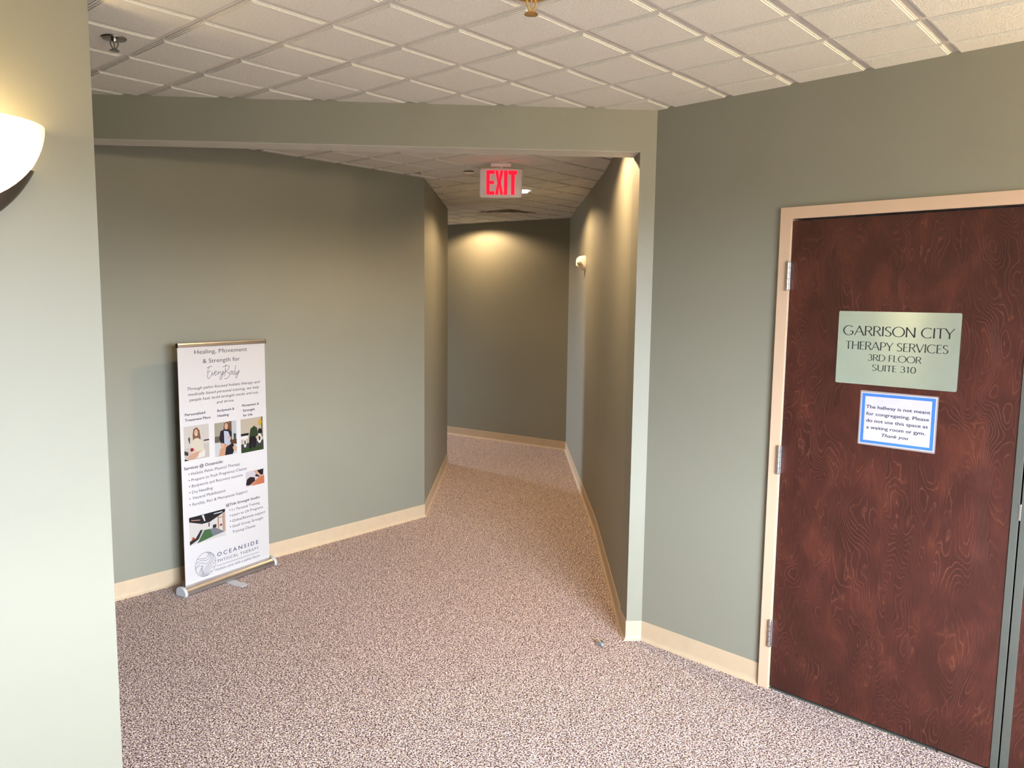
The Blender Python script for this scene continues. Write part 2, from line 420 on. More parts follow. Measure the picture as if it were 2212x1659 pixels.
if area(hall) < 0: hall.reverse()
def tile_bm():
    bm = bmesh.new(); h = G / 2
    prof = [(h - .009, .016), (h - .009, .0060), (h - .0155, .0060), (h - .0155, .0030), (h - .0215, .0030), (h - .0215, .0)]
    rings = [[bm.verts.new((sx_ * r_, sy_ * r_, z_)) for sx_, sy_ in ((1, 1), (-1, 1), (-1, -1), (1, -1))] for r_, z_ in prof]
    for a, b_ in zip(rings, rings[1:]):
        for k in range(4): bm.faces.new((a[k], b_[k], b_[(k + 1) % 4], a[(k + 1) % 4]))
    bm.faces.new(rings[-1]); bm.faces.new(rings[0][::-1])
    return bm
tb = tile_bm(); bmesh.ops.recalc_face_normals(tb, faces=tb.faces); TM = bpy.data.meshes.new('ceiling_tile'); tb.to_mesh(TM); tb.free(); TM.materials.append(M_TILE)
ROOT[ceiling] = ceiling.location.copy()
Minv = M.inverted()
def inview(p, z, mrg=.06):
    q = Minv @ Vector((p.x, p.y, z))
    if q.z > -.1: return None
    x = q.x / -q.z; y = q.y / -q.z
    lx, ly = 1106 / 1673.98, 829.5 / 1673.98
    return (-lx - mrg < x < lx + mrg) and (-ly - mrg < y < ly + mrg)
def clip_planes(c, poly):
    """wall lines cutting the tile; None when the tile holds a reflex corner"""
    res = []; n = len(poly); rr = G * .7072
    for i in range(n):
        a, b_ = poly[i - 1], poly[i]; U = (b_ - a).normalized(); N = Vector((-U.y, U.x))
        t = (c - a).dot(U); d = (c - a).dot(N)
        if abs(d) < rr and -rr < t < (b_ - a).length + rr: res.append((a, N))
    for i in range(n):
        a, b_, c2 = poly[i - 2], poly[i - 1], poly[i]
        cr = (b_ - a).x * (c2 - b_).y - (b_ - a).y * (c2 - b_).x
        if cr < 0 and (b_ - c).length < rr * 1.02: return None
    return res
tiles = []
def hall_vis(c): return c.y < 9.9 and c.x > -1.9 - (c.y - 5) * 0
def lay(poly, oi, oj, irange, jrange, skip=()):
    for i in irange:
        for j in jrange:
            if (i, j) in skip: continue
            c = g2w(i + .5, j + .5, oi, oj)
            corners = [g2w(i + a, j + b_, oi, oj) for a in (0, 1) for b_ in (0, 1)]
            if not (inpoly(c, poly) or any(inpoly(q, poly) for q in corners)): continue
            tiles.append((c, clip_planes(c, poly), poly is lobby))
# lobby index offset 0; hall offset
lay(lobby, 0, 0, range(-14, 16), range(-16, 12))
OI, OJ = -.33, .47
VENT = {(-13, 16), (-12, 16), (-13, 17), (-12, 17)}
lay(hall, OI, OJ, range(-26, 2), range(2, 30), VENT)
nobj = 0; rest = bmesh.new()
tiles.sort(key=lambda t: t[0].length)
zt = H
for c, pl, isl in tiles:
    vis = inview(c, zt) and (c.y > 2.2) and (isl or c.x > -1.95)
    if isl and c.y < 2.2: vis = bool(inview(c, zt))
    b_ = None
    if pl:
        b_ = tile_bm(); rot = Matrix.Rotation(ang, 4, 'Z'); bmesh.ops.transform(b_, matrix=Matrix.Translation(v3(c)) @ rot, verts=b_.verts)
        for a, N in pl:
            g_ = list(b_.verts) + list(b_.edges) + list(b_.faces)
            r__ = bmesh.ops.bisect_plane(b_, geom=g_, plane_co=v3(a), plane_no=v3(N), clear_inner=True)
            ed = [e for e in r__['geom_cut'] if isinstance(e, bmesh.types.BMEdge)]
            if ed:
                try: bmesh.ops.contextual_create(b_, geom=ed)
                except Exception: pass
        if len(b_.faces) < 3 or max((f_.calc_area() for f_ in b_.faces), default=0) < .0006: b_.free(); continue
        bmesh.ops.transform(b_, matrix=rot.inverted() @ Matrix.Translation(-v3(c)), verts=b_.verts)
    if vis and nobj < 298:
        me = TM
        if b_ is not None:
            me = bpy.data.meshes.new('ceiling_tile'); bmesh.ops.recalc_face_normals(b_, faces=b_.faces); b_.to_mesh(me); me.materials.append(M_TILE)
        o = bpy.data.objects.new('ceiling_tile', me); COL.objects.link(o); o.parent = ceiling
        dz = random.uniform(-.0012, .0012)
        o.location = v3(c, zt + dz) - ceiling.location; o.rotation_euler = (random.uniform(-.002, .002), random.uniform(-.002, .002), ang); nobj += 1
    else:
        s = b_ if b_ is not None else tile_bm()
        tmp = bpy.data.meshes.new('t'); s.to_mesh(tmp)
        tmp.transform(Matrix.Translation(v3(c, zt)) @ Matrix.Rotation(ang, 4, 'Z'))
        rest.from_mesh(tmp); bpy.data.meshes.remove(tmp)
        if b_ is None: s.free()
    if b_ is not None: b_.free()
if len(rest.verts):
    o = finish('ceiling_tile_field', rest, M_TILE, ceiling); o['kind'] = 'stuff'
# grid bars
def bars(poly, oi, oj, rng, axis):
    for k in rng:
        p = g2w(k, 0, oi, oj) if axis == 0 else g2w(0, k, oi, oj)
        d = (AY if axis == 0 else AX).normalized(); ts = []
        for i in range(len(poly)):
            a, b_ = poly[i - 1], poly[i]; e = b_ - a
            den = d.x * e.y - d.y * e.x
            if abs(den) < 1e-9: continue
            w_ = a - p; t = (w_.x * e.y - w_.y * e.x) / den; s = (w_.x * d.y - w_.y * d.x) / den
            if 0 <= s <= 1: ts.append(t)
        ts.sort()
        for t0, t1 in zip(ts[::2], ts[1::2]):
            if t1 - t0 < .03: continue
            bm = bmesh.new(); F = Fr(v3(p), v3(d), v3(Vector((-d.y, d.x))))
            wd = .0072; z0 = H + (.0066 if axis == 0 else .0070)
            box(bm, F, t0 + .001, t1 - .001, -wd, wd, z0, z0 + .004)
            box(bm, F, t0 + .001, t1 - .001, -.0008, .0008, z0 + .004, z0 + .026)
            finish('grid_bar', bm, M_BAR, ceiling)
bars(lobby, 0, 0, range(-14, 17), 0); bars(lobby, 0, 0, range(-16, 13), 1)
bars(hall, OI, OJ, range(-26, 3), 0); bars(hall, OI, OJ, range(2, 31), 1)

# ------------------------------------------------------------------ double door
FD = Fr(v3(A), v3(DU), Fd.N)
door = empty('door_1', FD.p(1.62, 0, 0), kind='structure')
bm = bmesh.new()
fi0, fi1 = .7096, 2.544            # clear opening inside the frame
pts = [(.6614, 0), (.6614, 2.166), (2.592, 2.166), (2.592, 0), (fi1, 0), (fi1, 2.1185), (fi0, 2.1185), (fi0, 0)]
prism(bm, [FD.p(a, .018, b_) for a, b_ in pts], -FD.N * .0175)
# jamb return and stop inside the opening
for a, b_, c, d_ in ((fi0 - .0035, fi0, 0, 2.122), (fi1, fi1 + .0035, 0, 2.122), (fi0, fi1, 2.1185, 2.122)):
    box(bm, FD, a, b_, -.125, .001, c, d_)
bmesh.ops.bevel(bm, geom=[e for e in bm.edges], offset=.0012, segments=1, affect='EDGES')
finish('door_frame', bm, M_BEIGE, door)
def leaf(u0, u1):
    bm = bmesh.new(); box(bm, FD, u0, u1, -.040, .004, .014, 2.1085, .0015)
    uvl = bm.loops.layers.uv.new('UVMap')
    for f_ in bm.faces:
        for lp in f_.loops:
            q = lp.vert.co - FD.O; lp[uvl].uv = ((q.dot(FD.U) - u0), q.z)
    bmesh.ops.recalc_face_normals(bm, faces=bm.faces)
    return finish('door_leaf', bm, M_WOOD, door)
leaf1 = leaf(.7135, 1.6195); leaf2 = leaf(1.6255, 2.540)
def strip(u0, u1, par):
    bm = bmesh.new(); box(bm, FD, u0, u1, .003, .0075, .012, 2.1095, .0008); return finish('edge_strip', bm, M_STRIP, par)
strip(1.5965, 1.6215, leaf1); strip(1.6265, 1.6540, leaf2)
bm = bmesh.new(); box(bm, FD, fi0 + .001, fi1 - .001, -.115, -.1, .003, 2.118); finish('dark_reveal', bm, M_BLACK, door)
bm = bmesh.new(); box(bm, FD, fi0, fi1, -.115, .002, 0, .006); finish('threshold', bm, M_STRIP, door)
bm = bmesh.new(); box(bm, FD, 1.42, 1.600, .004, .012, .004, .012, .001); finish('door_sweep', bm, M_ALU, leaf1)
bm = bmesh.new(); box(bm, FD, 1.6195, 1.6270, .002, .0092, .985, 1.045, .001); finish('latch_plate', bm, M_CHROME, leaf1)
bm = bmesh.new(); box(bm, FD, 1.6205, 1.6265, .002, .0085, .012, .030, .001); finish('flush_bolt', bm, M_CHROME, leaf1)
for z0, z1 in ((1.816, 1.933), (1.008, 1.130), (.208, .329)):
    for s, uu, lf in ((1, .7095, leaf1), (-1, fi1, leaf2)):
        bm = bmesh.new(); n = 5; hh = (z1 - z0) / n
        for k in range(n):
            lathe(bm, FD.p(uu, .0235, z0 + k * hh + .0006), (0, 0, 1), [(.0062, 0), (.0072, .001), (.0072, hh - .0022), (.0062, hh - .0012)], 14)
        lathe(bm, FD.p(uu, .0235, z0 - .004), (0, 0, 1), [(.004, 0), (.0064, .003), (.0064, .0045)], 14)
        lathe(bm, FD.p(uu, .0235, z1 - .0005), (0, 0, 1), [(.0064, 0), (.0064, .0015), (.004, .0045)], 14)
        box(bm, FD, uu + (.001 if s > 0 else -.010), uu + (.010 if s > 0 else -.001), .0035, .019, z0, z1)
        finish('hinge', bm, M_CHROME, lf, smooth=True)

# ------------------------------------------------------------------ flat text
def text_mesh(bm, F, s, u0, u1, z, n, height=None, bold=0., shear=0., spacing=1., layer=None):
    """built-in font fitted between u0 and u1, baseline z; height = cap height (else natural aspect)"""
    c = bpy.data.curves.new('t', 'FONT'); c.body = s; c.size = 1; c.offset = min(bold, 0.0); c.shear = shear
    c.space_character = spacing; c.resolution_u = 3; c.fill_mode = 'FRONT'
    o = bpy.data.objects.new('t', c); COL.objects.link(o)
    dg = bpy.context.evaluated_depsgraph_get(); me = bpy.data.meshes.new_from_object(o.evaluated_get(dg))
    bpy.data.objects.remove(o); bpy.data.curves.remove(c)
    xs = [v.co.x for v in me.vertices]; x0, x1 = min(xs), max(xs); k = (u1 - u0) / (x1 - x0)
    ky = height / .729 if height else k
    for q, (ax_, ay_) in enumerate(((0, 0),) if bold <= 0 else ((0, 0), (-1, 0), (1, 0), (0, -.6), (0, .6))):   # overprinted for bold
        vs = [bm.verts.new(F.p(u0 + (v.co.x - x0 + ax_ * bold) * k, n + q * 2e-6, z + (v.co.y + ay_ * bold) * ky)) for v in me.vertices]
        for p_ in me.polygons:
            try: bm.faces.new([vs[i] for i in p_.vertices])
            except ValueError: pass
    bpy.data.meshes.remove(me)
def lettering(F, lines, n, m, parent, name='lettering'):
    for a in lines:                       # each printed line is a part of its own
        bm = bmesh.new(); text_mesh(bm, F, *a[:4], n, **a[4])
        fixn(bm, F); finish(name, bm, m, parent, normals=False)
def fixn(bm, F):
    bm.normal_update()
    bmesh.ops.reverse_faces(bm, faces=[f_ for f_ in bm.faces if f_.normal.dot(F.N) < 0])
# humanist flared capitals drawn as broad-nib strokes (unit: cap height)
def arc(cx, cy, rx, ry, a0, a1, n=14):
    return [(cx + rx * math.cos(math.radians(a0 + (a1 - a0) * i / n)), cy + ry * math.sin(math.radians(a0 + (a1 - a0) * i / n))) for i in range(n + 1)]
OPT = {
 'G': (.98, [arc(.52, .5, .46, .5, 48, 318, 26) + [(.86, .16)], [(.86, .16), (.86, .44)], [(.62, .44), (.90, .44)]]),
 'A': (.84, [[(.02, 0), (.42, 1)], [(.40, 1), (.82, 0)], [(.17, .36), (.68, .36)]]),
 'R': (.70, [[(.10, 0), (.10, 1)], [(.10, .985)] + arc(.32, .745, .27, .24, 90, -90, 14) + [(.10, .505)], [(.36, .50), (.68, 0)]]),
 'I': (.24, [[(.12, 0), (.12, 1)]]),
 'S': (.60, [arc(.30, .75, .22, .235, 35, 200, 12) + [(.22, .60), (.38, .45)] + arc(.28, .26, .25, .245, 40, -150, 14)]),
 'O': (1.04, [arc(.52, .5, .47, .5, 0, 360, 34)]),
 'N': (.86, [[(.11, 0), (.11, 1)], [(.10, 1), (.76, 0)], [(.76, 0), (.76, 1)]]),
 'C': (.88, [arc(.52, .5, .46, .5, 48, 312, 26)]),
 'T': (.66, [[(.33, 0), (.33, 1)], [(0, .98), (.66, .98)]]),
 'Y': (.70, [[(.35, 0), (.35, .45)], [(.01, 1), (.36, .43)], [(.35, .45), (.69, 1)]]),
 'H': (.84, [[(.11, 0), (.11, 1)], [(.74, 0), (.74, 1)], [(.11, .53), (.74, .53)]]),
 'E': (.58, [[(.11, 0), (.11, 1)], [(.11, .98), (.53, .98)], [(.11, .53), (.49, .53)], [(.11, .02), (.55, .02)]]),
 'P': (.66, [[(.11, 0), (.11, 1)], [(.11, .985)] + arc(.33, .72, .28, .265, 90, -90, 14) + [(.11, .455)]]),
 'V': (.78, [[(.02, 1), (.39, 0)], [(.39, 0), (.76, 1)]]),
 'D': (.86, [[(.11, 0), (.11, 1)], [(.11, .985)] + arc(.34, .5, .46, .485, 90, -90, 20) + [(.11, .015)]]),
 'F': (.56, [[(.11, 0), (.11, 1)], [(.11, .98), (.54, .98)], [(.11, .53), (.49, .53)]]),
 'L': (.56, [[(.11, 0), (.11, 1)], [(.11, .02), (.55, .02)]]),
 'U': (.82, [[(.10, 1), (.10, .38)] + arc(.41, .34, .31, .34, 180, 360, 16) + [(.72, 1)]]),
 '3': (.60, [arc(.26, .75, .22, .235, 140, -80, 12) + arc(.27, .27, .26, .26, 85, -150, 14)]),
 '1': (.50, [[(.10, .82), (.29, .99)], [(.28, 0), (.28, 1)]]),
 '0': (.66, [arc(.33, .5, .27, .5, 0, 360, 28)]),
 ' ': (.34, []),
}
def nib(bm, pts, P, thick, thin, flare=True):
    n = len(pts)
    if n < 2: return
    closed = math.dist(pts[0], pts[-1]) < 1e-6
    Lf, Rt = [], []
    for i, q in enumerate(pts):
        a = pts[i - 1] if i else (pts[-2] if closed else q); b_ = pts[i + 1] if i < n - 1 else (pts[1] if closed else q)
        dx, dy = b_[0] - a[0], b_[1] - a[1]; l = math.hypot(dx, dy) or 1; dx /= l; dy /= l
        vert = abs(dy)
        if dy * dx > .05 and n == 2: vert *= .45           # rising diagonals are thin
        w_ = (thin + (thick - thin) * vert ** 1.5) / 2
        if n == 2 and flare: w_ *= 1.12
        Lf.append((q[0] - dy * w_, q[1] + dx * w_)); Rt.append((q[0] + dy * w_, q[1] - dx * w_))
    if n == 2 and flare:      # waisted straight stroke
        for S_, o_ in ((Lf, Rt), (Rt, Lf)):
            m_ = ((S_[0][0] + S_[1][0]) / 2, (S_[0][1] + S_[1][1]) / 2); c_ = ((pts[0][0] + pts[1][0]) / 2, (pts[0][1] + pts[1][1]) / 2)
            S_.insert(1, (c_[0] + (m_[0] - c_[0]) * .82, c_[1] + (m_[1] - c_[1]) * .82))
    for i in range(len(Lf) - 1):
        q = [P(*Lf[i]), P(*Rt[i]), P(*Rt[i + 1]), P(*Lf[i + 1])]
        bm.faces.new([bm.verts.new(v) for v in q])
def flared(bm, F, s, u0, u1, z, ch, n, skew=0.):
    tot = sum(OPT[c][0] for c in s) + .03 * (len(s) - 1); k = (u1 - u0) / tot; x = 0
    for c in s:
        wd, st = OPT[c]
        for pl in st:
            nib(bm, [(p_[0] + x, p_[1]) for p_ in pl], lambda a, b_: F.p(u0 + a * k, n, z + b_ * ch), .115, .048)
        x += wd + .03
# ------------------------------------------------------------------ door sign and notice
sign = empty('door_sign', FD.p(1.161, .0045, 1.432), 'brushed steel plate with four lines of black capitals on the dark red door', 'sign')
bm = bmesh.new(); plate(bm, FD, rrect(.9325, 1.389, 1.4325, 1.729, .006), .0045, .0065); finish('sign_plate', bm, M_PLATE, sign)
for s, a, b_, z, ch in (('GARRISON CITY', .953, 1.367, 1.6315, .0385), ('THERAPY SERVICES', .966, 1.3515, 1.5745, .0325), ('3RD FLOOR', 1.058, 1.259, 1.5315, .0255), ('SUITE 310', 1.0765, 1.242, 1.4915, .0245)):
    bm = bmesh.new(); flared(bm, FD, s, a, b_, z, ch, .0069)
    fixn(bm, FD); finish('lettering', bm, M_BLACK, sign, normals=False)
note = empty('paper_notice', FD.p(1.184, .0045, 1.187), 'laminated paper notice with blue border below the steel plate on the door', 'notice')
bm = bmesh.new(); plate(bm, FD, rrect(1.0375, 1.3295, 1.186, 1.4085, .004), .0045, .0050); finish('laminate_sleeve', bm, M_LAM, note)
bm = bmesh.new(); plate(bm, FD, [(1.0428, 1.1915), (1.3243, 1.1925), (1.3238, 1.4035), (1.0425, 1.4015)], .0050, .0053); finish('paper_sheet', bm, M_SHEETW, note)
bm = bmesh.new()
o_ = [(1.0462, 1.1948), (1.3210, 1.1958), (1.3205, 1.4000), (1.0458, 1.3980)]; i_ = [(1.0583, 1.2058), (1.3085, 1.2068), (1.3080, 1.3882), (1.0578, 1.3862)]
vo_ = [bm.verts.new(FD.p(a, .0055, b_)) for a, b_ in o_]; vi_ = [bm.verts.new(FD.p(a, .0055, b_)) for a, b_ in i_]
for k in range(4): bm.faces.new((vo_[k], vo_[(k + 1) % 4], vi_[(k + 1) % 4], vi_[k]))
fixn(bm, FD); finish('blue_border', bm, M_SHEETBLUE, note, normals=False)
bd = dict(bold=.016, height=.0140)
lettering(FD, [('The hallway is not meant', 1.0632, 1.3036, 1.3378, bd), ('for congregating. Please', 1.065, 1.3005, 1.3095, bd), ('do not use this space as', 1.0667, 1.2981, 1.2815, bd), ('a waiting room or gym.', 1.0692, 1.2904, 1.2540, bd), ('Thank you', 1.1301, 1.2303, 1.2270, dict(bold=.018, shear=.25, height=.0135))], .0056, M_INK, note)

# ------------------------------------------------------------------ roll-up banner
bdir = Vector((.531, .847)).normalized(); bnor = Vector((.847, -.531)).normalized()
FB = Fr((-1.928, 4.387, 0), v3(bdir), v3(bnor))
ban = empty('roll_up_banner', FB.p(.34, 0, 0), 'tall white roll-up banner of a physical therapy practice standing by the left wall', 'banner')
U0, U1 = .030, .652
bm = bmesh.new()                           # base cassette: rounded profile extruded along u
prof = [(-.040, .0), (.036, .0), (.043, .006), (.044, .020), (.037, .034), (.020, .046), (.004, .050), (-.006, .050), (-.025, .046), (-.038, .034), (-.042, .012)]
prism(bm, [FB.p(.012, a, b_ + .004) for a, b_ in prof], FB.U * .648); base = finish('base_cassette', bm, M_ALU, ban, smooth=True)
for ua, ub in ((-.004, .014), (.658, .676)):
    bm = bmesh.new(); prism(bm, [FB.p(ua, a * 1.10, b_ * 1.12 + .0005) for a, b_ in prof], FB.U * (ub - ua))
    bmesh.ops.bevel(bm, geom=[e for e in bm.edges], offset=.002, segments=1, affect='EDGES'); finish('end_cap', bm, M_CAP, ban, smooth=True)
def foot(uc, s=1):
    bm = bmesh.new(); pts = [(uc - .026, .02), (uc - .026, .165)] + [(uc + .026 * math.cos(math.radians(a)), .165 + .014 * math.sin(math.radians(a))) for a in range(180, -1, -20)] + [(uc + .026, .02)]
    pts = [(a, b_ * s) for a, b_ in pts]
    prism(bm, [FB.p(a, b_, .0008) for a, b_ in pts], (0, 0, .0042)); return finish('swing_foot', bm, M_CAP, ban)
foot(.312)
# sheet with a slight bow
bm = bmesh.new(); N_ = 14; g = []
for i in range(N_ + 1):
    z = .050 + (1.468 - .050) * i / N_; g.append([bm.verts.new(FB.p(U0 + (U1 - U0) * k / 4, 0, z)) for k in range(5)])
for i in range(N_):
    for k in range(4): bm.faces.new((g[i][k], g[i][k + 1], g[i + 1][k + 1], g[i + 1][k]))
ret = bmesh.ops.extrude_face_region(bm, geom=list(bm.faces)); bmesh.ops.translate(bm, verts=[v for v in ret['geom'] if isinstance(v, bmesh.types.BMVert)], vec=-FB.N * .0006)
sheet = finish('banner_sheet', bm, M_PAPER, ban)
bm = bmesh.new()
pr = [(-.007, 1.462), (.007, 1.462), (.0085, 1.466), (.0075, 1.473), (.0085, 1.477), (.0065, 1.4845), (-.0065, 1.4845), (-.0085, 1.477)]
prism(bm, [FB.p(U0 - .001, a, b_) for a, b_ in pr], FB.U * (U1 - U0 + .002)); rail = finish('top_rail', bm, M_ALU, ban)
for ua in (U0 - .004, U1 + .001):
    bm = bmesh.new(); prism(bm, [FB.p(ua, a * 1.15, 1.473 + (b_ - 1.473) * 1.15) for a, b_ in pr], FB.U * .003); finish('rail_cap', bm, M_BLACK, rail)
bm = bmesh.new(); tube(bm, [FB.p(.34, -.018, .04), FB.p(.34, -.018, .8), FB.p(.34, -.014, 1.47)], .007, 10); finish('support_pole', bm, M_ALU, ban, smooth=True)
n1 = .0006
nrm = dict(height=.026, bold=-.004)
it = dict(shear=.22, height=.0175, bold=0); bo = dict(bold=.02, height=.0155); sv = dict(height=.0178, bold=0)
lettering(FB, [('Healing, Movement', .140, .5137, 1.4190, nrm), ('& Strength for', .1944, .4595, 1.3630, nrm)], n1, M_INK, sheet)
lettering(FB, [('Through pelvic-focused holistic therapy and', .0854, .6079, 1.2110, it), ('medically based personal training, we help', .0897, .5983, 1.1780, it),
               ('people heal, build strength inside and out,', .0967, .5941, 1.1455, it), ('and thrive.', .281, .408, 1.1135, it)], n1, M_INK, sheet)
lettering(FB, [('Personalized', .0650, .2004, 1.0625, bo), ('Treatment Plans', .0636, .2357, 1.0300, bo), ('Bodywork &', .2851, .4075, 1.0618, bo), ('Healing', .2858, .3652, 1.0300, bo),
               ('Movement &', .4661, .5953, 1.0727, bo), ('Strength', .4714, .5614, 1.0410, bo), ('for Life', .4717, .5442, 1.0100, bo)], n1, M_INK, sheet)
sb = dict(bold=.02, height=.0185)
lettering(FB, [('Services @ Oceanside:', .0468, .3153, .7455, sb), ('Holistic Pelvic Physical Therapy', .0920, .4393, .7085, sv), ('Prepare to Push Pregnancy Classes', .0936, .4893, .6715, sv),
               ('Bodywork and Recovery sessions', .0940, .4574, .6350, sv), ('Dry Needling', .0938, .2354, .5970, sv), ('Visceral Mobilization', .0954, .3266, .5615, sv), ('Fertility, Peri & Menopause Support', .0939, .4902, .5230, sv)], n1, M_INK, sheet)
sv2 = dict(height=.0175, bold=0)
lettering(FB, [('@Tide Strength Studio:', .3267, .5882, .4670, dict(bold=.02, height=.0165)), ('1:1 Personal Training', .3702, .5821, .4290, sv2), ('Learn to Lift Programs', .3690, .6077, .3955, sv2),
               ('Online/Remote support', .3698, .6262, .3590, sv2), ('Small Group Strength', .3700, .6070, .3235, sv2), ('Training Classes', .3688, .5438, .2870, sv2)], n1, M_INK, sheet)
M_NAVY = mat('navy_ink', srgb(44, 58, 88), .5)
lettering(FB, [('OCEANSIDE', .2536, .5640, .1700, dict(bold=.012, spacing=1.45, height=.0262))], n1, M_NAVY, sheet)
lettering(FB, [('PHYSICAL THERAPY', .2556, .5664, .1328, dict(spacing=1.25, height=.0190, bold=0))], n1, M_NAVY, sheet)
lettering(FB, [('Holistic care with a pelvic focus', .2377, .5719, .0830, dict(height=.0150, bold=0))], n1, M_NAVY, sheet)
for uu, zz in [(.0781, .7166 - .0367 * k) for k in range(6)] + [(.356, .4396 - .0356 * k) for k in range(4)]:
    bm = bmesh.new(); bm.faces.new([bm.verts.new(FB.p(uu + .0036 * math.cos(t * math.pi / 4), n1, zz + .0036 * math.sin(t * math.pi / 4))) for t in range(8)])
    fixn(bm, FB); finish('bullet_mark', bm, M_INK, sheet, normals=False)

def ribbon(bm, F, pts, w0, n, w1=None):
    w1 = w0 if w1 is None else w1; k = len(pts); prev = None
    for i, q in enumerate(pts):
        a = pts[max(i - 1, 0)]; b_ = pts[min(i + 1, k - 1)]; dx, dy = b_[0] - a[0], b_[1] - a[1]; l = math.hypot(dx, dy) or 1
        w_ = (w0 + (w1 - w0) * i / (k - 1)) / 2
        cur = [bm.verts.new(F.p(q[0] - dy / l * w_, n, q[1] + dx / l * w_)), bm.verts.new(F.p(q[0] + dy / l * w_, n, q[1] - dx / l * w_))]
        if prev: bm.faces.new((prev[0], prev[1], cur[1], cur[0]))
        prev = cur
def smooth(pts, n=8):
    out_ = []
    P_ = [pts[0]] + list(pts) + [pts[-1]]
    for i in range(1, len(P_) - 2):
        a, b_, c, d_ = P_[i - 1:i + 3]
        for k in range(n):
            t = k / n
            out_.append(tuple(.5 * ((2 * b_[j]) + (-a[j] + c[j]) * t + (2 * a[j] - 5 * b_[j] + 4 * c[j] - d_[j]) * t * t + (-a[j] + 3 * b_[j] - 3 * c[j] + d_[j]) * t ** 3) for j in (0, 1)))
    out_.append(tuple(pts[-1])); return out_
# handwritten word (traced pen strokes in crop pixels, mapped to the sheet)
def hw(x, y):  # crop pixel -> sheet coordinates
    k = (.4555 - .2167) / 398; return (.2167 + (x - 420) * k * 1.0, 1.2995 - (y - 485 + (x - 620) * .085) * .000605)
strokes = [
 [(490, 428), (450, 436), (424, 452)], [(462, 432), (440, 470), (436, 490), (470, 474)], [(440, 490), (432, 530), (444, 552), (468, 532), (484, 500), (492, 484)],
 [(484, 492), (494, 518), (512, 492), (522, 480)], [(516, 500), (536, 484), (530, 472), (516, 492), (522, 518), (544, 506), (560, 484)],
 [(556, 480), (562, 498), (556, 512)], [(560, 494), (574, 482), (584, 488)], [(590, 478), (588, 506), (602, 504), (616, 474)], [(620, 470), (608, 520), (588, 558), (574, 546), (600, 512), (640, 488)],
 [(650, 406), (644, 450), (636, 512), (630, 528)], [(612, 436), (650, 420), (690, 424), (682, 452), (644, 478), (684, 492), (688, 522), (656, 550), (628, 548)],
 [(712, 470), (698, 486), (708, 506), (722, 494), (716, 474), (730, 480)], [(752, 476), (734, 480), (730, 504), (746, 504), (758, 478)], [(772, 412), (760, 462), (752, 500), (762, 506), (774, 486)],
 [(778, 472), (776, 500), (790, 496), (804, 464)], [(816, 460), (800, 492), (780, 538), (766, 542), (770, 518), (800, 490), (816, 478)]]
bm = bmesh.new()
for s in strokes: ribbon(bm, FB, smooth([hw(*q) for q in s]), .0024, n1)
fixn(bm, FB); finish('script_lettering', bm, M_INK, sheet, normals=False)
# rule and wave emblem
bm = bmesh.new(); ribbon(bm, FB, [(.2471, .1125), (.5706, .1125)], .0022, n1)
cx, cz, rx, rz = .1700, .1465, .0712, .0735
ribbon(bm, FB, arc(cx, cz, rx, rz, 0, 360, 48), .0022, n1)
def lg(pts, w_=.0022, w2=None): ribbon(bm, FB, smooth([(cx + a * rx, cz + b_ * rz) for a, b_ in pts]), w_, n1, w2)
lg([(-.78, .60), (-.45, .58), (0, .50), (.30, .72), (.16, .98)]); lg([(-.93, .30), (-.45, .42), (.05, .30), (.40, .55), (.30, .95)])
lg([(-1, -.05), (-.50, .22), (0, .05), (.42, .20), (.52, .60), (.40, .92)]); lg([(.06, -1), (-.28, -.55), (.10, -.15), (.55, .1), (.68, .50), (.50, .86)])
lg([(.72, .66), (.80, .35), (.62, 0), (.20, -.25), (-.10, -.55), (0, -.98)]); lg([(.98, .1), (.70, -.2), (.30, -.35), (.06, -.62), (.10, -.98)])
lg([(.88, -.42), (.55, -.45), (.25, -.60), (.14, -.98)]); lg([(-.98, -.22), (-.70, .0), (-.35, -.12), (-.46, -.55), (-.12, -.98)])
lg([(-.20, -.10), (-.50, -.30), (-.60, -.60), (-.30, -.94)]); lg([(-.30, .02), (-.36, -.40), (-.20, -.98)]); lg([(.62, -.78), (.38, -.70), (.22, -.96)])
fixn(bm, FB); finish('wave_emblem', bm, M_NAVY, sheet, normals=False)
# printed photographs: flat colour shapes in unit coordinates (0..1, up)
def photo(u0, u1, z0, z1, shapes, name='printed_photo'):
    bm = bmesh.new(); lay_ = bm.loops.layers.float_color.new('ink'); n = .0007
    for col, pts in shapes:
        fc = bm.faces.new([bm.verts.new(FB.p(u0 + (u1 - u0) * min(max(a, 0), 1), n, z0 + (z1 - z0) * min(max(b_, 0), 1))) for a, b_ in pts])
        if fc.normal.dot(FB.N) < 0: pass
        for lp in fc.loops: lp[lay_] = (*[c_ * .52 for c_ in srgb(*col)], 1)
        n += .00005
    fixn(bm, FB); return finish(name, bm, M_PRINT, sheet, normals=False)
def el(cx_, cy_, a, b_, n=14): return [(cx_ + a * math.cos(2 * math.pi * i / n), cy_ + b_ * math.sin(2 * math.pi * i / n)) for i in range(n)]
def q4(a, b_, c, d_): return [(a, b_), (c, b_), (c, d_), (a, d_)]
